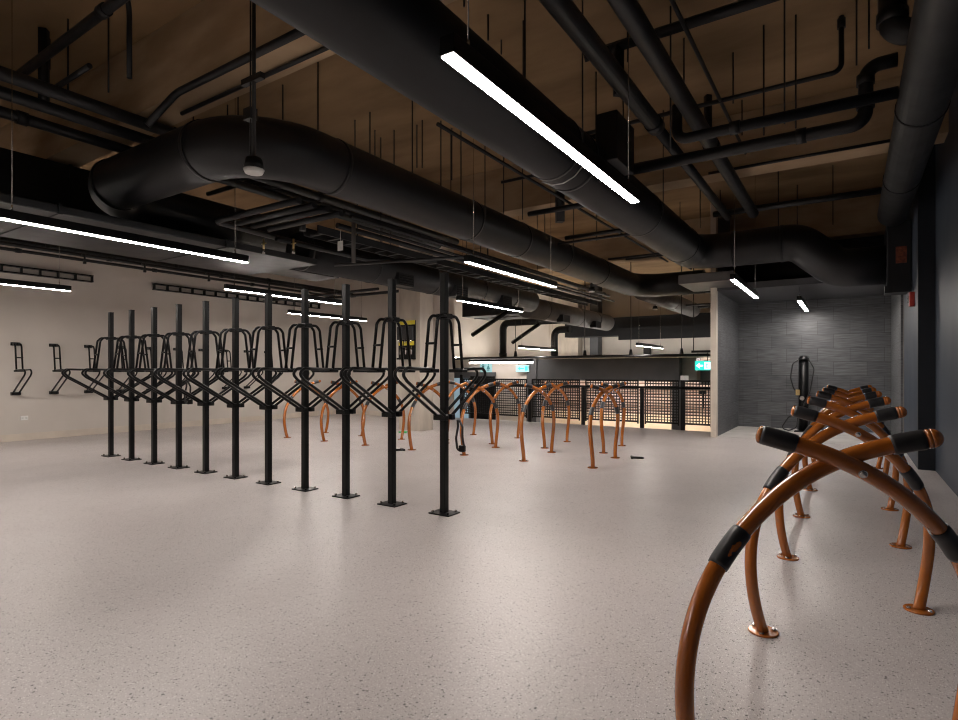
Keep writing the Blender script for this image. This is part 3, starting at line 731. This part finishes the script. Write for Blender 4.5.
obj('air_valve', TB([(-.1, -.08, .88), (-.1, -.14, .88)], .02, 10), M_brass, t)

# tool board on the concrete column
t = thing('tool_board', 'black board with yellow strip and labels on the concrete column', 'tool board', (-8.10, 9.5, 0))
obj('board', B(-.235, .235, -.03, 0, 1.58, 2.40, bevel=.004), M_steel, t)
obj('header_strip', B(-.235, .235, -.036, -.028, 2.31, 2.40), M_yellow, t)
for k in range(3):
    x = -.155 + k * .155
    s = obj('dispenser', B(x - .065, x + .065, -.10, -.03, 1.98, 2.27, bevel=.006), M_rubber, t)
    obj('spout', TB([(x, -.08, 1.98), (x, -.08, 1.92)], .02, 10), M_chrome, s)
    obj('price_card', B(x - .06, x + .06, -.045, -.03, 1.86, 1.95), M_yellow, t)
    obj('tool', TB([(x, -.05, 1.83), (x, -.05, 1.66)], .012, 8, rads=[.012, .026]), M_chrome, t)
obj('shelf', B(-.235, .235, -.09, 0, 1.55, 1.59), M_steel, t)

# red alarm on the wall beyond the shaded wall return
t = thing('fire_alarm', 'small red alarm box on the dark wall beside the shaded wall return', 'alarm', (.75, 9.92, 2.30))
obj('housing', B(-.06, 0, -.07, .07, -.10, .10, bevel=.01), M_red, t)
obj('strobe', B(-.075, -.055, -.03, .03, -.05, .05, bevel=.005), M_chrome, t)
t = thing('wall_outlet', 'small white outlet plate low on the white wall', 'outlet', (-12.95, 4.2, .42))
obj('cover', B(0, .012, -.06, .06, -.04, .04, bevel=.004), M_white, t)
for s in (-1, 1): obj('socket', B(.011, .015, s * .03 - .015, s * .03 + .015, -.018, .018), M_tag, t)

# signs in the hall
t = thing('exit_sign', 'green running man exit sign with white arrow by the white pier', 'sign', (-3.2, 15.55, 1.44))
obj('plate', B(-.21, .19, 0, .05, -.12, .12, bevel=.004), M_exit, t)
bm = bmesh.new()
box(bm, -.11, -.01, -.008, .0, -.018, .018)
vs = [bm.verts.new(v) for v in ((-.18, -.008, 0), (-.09, -.008, .07), (-.09, -.008, -.07), (-.18, 0, 0), (-.09, 0, .07), (-.09, 0, -.07))]
bm.faces.new(vs[:3]); bm.faces.new(vs[3:]); bm.faces.new((vs[0], vs[1], vs[4], vs[3])); bm.faces.new((vs[1], vs[2], vs[5], vs[4])); bm.faces.new((vs[2], vs[0], vs[3], vs[5]))
obj('arrow', bm, M_exitw, t, label='white arrow pointing left')
d_ = obj('doorway', B(.03, .17, -.008, 0, -.09, .09), M_exitw, t, label='white doorway')
bm = TB([(.09, -.009, .055), (.09, -.012, .055)], .018, 12)
box(bm, .075, .105, -.012, -.009, -.01, .04)
box(bm, -.01, .01, -.012, -.009, -.075, .0, M=Matrix.Translation((.075, 0, 0)) @ Matrix.Rotation(-.5, 4, 'Y'))
box(bm, -.01, .01, -.012, -.009, -.075, .0, M=Matrix.Translation((.105, 0, 0)) @ Matrix.Rotation(.5, 4, 'Y'))
box(bm, .05, .13, -.012, -.009, .018, .032)
obj('running_figure', bm, M_exit, d_)
for s in (-.14, .1): obj('hanger', TB([(s, .025, .12), (s, .025, .338)], .008, 6), M_rod, t)
t = thing('tray_bracket', 'black frame carrying the exit sign below the ceiling edge', 'bracket')
obj('bar', B(-3.5, -2.5, 15.54, 15.61, 1.78, 1.84), M_steel, t)
for x in (-3.45, -2.55): obj('drop', TB([(x, 15.575, 1.84), (x, 15.575, ZC)], .012, 6), M_rod, t)
t = thing('restroom_sign', 'pale cyan restroom sign with two figures on the white hall wall', 'sign', (-10.52, 16.5, 1.42))
obj('plate', B(-.24, .24, -.03, 0, -.17, .17, bevel=.004), M_signblue, t)
for s, dress in ((-1, False), (1, True)):
    x = s * .11
    bm = TB([(x, -.031, .11), (x, -.036, .11)], .03, 14)
    if dress:
        v_ = [bm.verts.new(v) for v in ((x - .025, -.036, .07), (x + .025, -.036, .07), (x + .065, -.036, -.05), (x - .065, -.036, -.05))]
        bm.faces.new(v_)
    else:
        box(bm, x - .045, x + .045, -.036, -.031, -.03, .07)
    for q in (-1, 1): box(bm, x + q * .022 - .015, x + q * .022 + .015, -.036, -.031, -.13, -.03)
    obj('figure', bm, M_signink, t)
t = thing('exit_sign', 'pale cyan exit sign hanging at the right end of the white hall wall', 'sign', (-8.98, 16.28, 1.38))
obj('plate', B(-.24, .24, 0, .05, -.11, .11, bevel=.004), M_signblue, t)
bm = bmesh.new(); box(bm, -.08, .06, -.008, 0, -.02, .02)
vs = [bm.verts.new(v) for v in ((-.16, -.004, 0), (-.08, -.004, .06), (-.08, -.004, -.06))]; bm.faces.new(vs)
box(bm, .1, .2, -.008, 0, -.07, .07)
obj('arrow', bm, M_exit, t)
for s in (-.15, .15): obj('hanger', TB([(s, .025, .11), (s, .025, .30)], .008, 6), M_rod, t)

# ------------------------------------------------------------------ mesh railing at the edge of the void
t = thing('mesh_railing', 'black wire mesh railing along the far edge of the floor', 'railing')
YR = 12.78
px = [-8.98, -6.84, -5.39, -3.96, -3.06, -2.46]
for i, (a, b_) in enumerate(zip(px, px[1:])):
    x0, x1 = a + .07, b_ - .07
    if i == 4: x0, x1 = a + .03, b_ - .0
    pn = obj('panel_frame', None or B(x0, x1, YR - .015, YR + .015, 1.06, 1.10), M_steel, t)
    bm = bmesh.new()
    box(bm, x0, x1, YR - .015, YR + .015, .13, .17)
    for x in (x0, x1 - .03): box(bm, x, x + .03, YR - .015, YR + .015, .1, 1.1)
    obj('panel_border', bm, M_steel, pn)
    bm = bmesh.new()
    n = int((x1 - x0) / .062)
    for k in range(1, n):
        x = x0 + (x1 - x0) * k / n
        box(bm, x - .0105, x + .0105, YR - .004, YR + .004, .15, 1.08)
    for k in range(1, 15):
        z = .15 + .93 * k / 15
        box(bm, x0, x1, YR + .004, YR + .012, z - .0105, z + .0105)
    obj('wire_mesh', bm, M_steel, pn)
for i, x in enumerate(px[:-1]):
    top = .92 if i not in (0, 4) else 1.2
    obj('post', B(x - .045, x + .045, YR + .016, YR + .05, -.12, top), M_steel, t)
obj('end_post', B(-2.47, -2.41, YR - .03, YR + .03, 0, .9), M_steel, t)
obj('handrail', TB([(-8.98, YR - .07, .93), (-2.45, YR - .07, .93)], .022, 12), M_steel, t)
obj('name_card', B(-3.10, -2.93, YR - .03, YR - .02, 1.10, 1.2), M_white, t, label='white card on the post top')
g = obj('gate_latch', B(-2.72, -2.56, YR - .05, YR - .015, .80, .88, bevel=.006), M_steel, t)
obj('lever', TB([(-2.62, YR - .05, .84), (-2.62, YR - .06, .5)], .018, 10), M_steel, g)
# ------------------------------------------------------------------ world, camera, output
w = bpy.data.worlds.new('room_air'); sc.world = w; w.use_nodes = True
w.node_tree.nodes['Background'].inputs['Color'].default_value = (.5, .5, .55, 1)
w.node_tree.nodes['Background'].inputs['Strength'].default_value = .02
cam = bpy.data.cameras.new('camera'); co = bpy.data.objects.new('camera', cam); COL.objects.link(co)
cam.sensor_width = 36; cam.lens = 36 * 566 / 958; cam.shift_y = 11 / 958
cam.clip_start = .05; cam.clip_end = 100
co.location = (0, 0, 1.3); co.rotation_euler = (PI / 2, 0, math.radians(33.25))
sc.camera = co
vs_ = sc.view_settings
sc.display_settings.display_device = 'sRGB'
vs_.view_transform = 'Standard'; vs_.look = 'None'; vs_.exposure = 1.2; vs_.gamma = 1.0; vs_.use_curve_mapping = False
sc.cycles.filter_width = 1.15
sc.cycles.max_bounces = 10; sc.cycles.diffuse_bounces = 6; sc.cycles.use_denoising = True
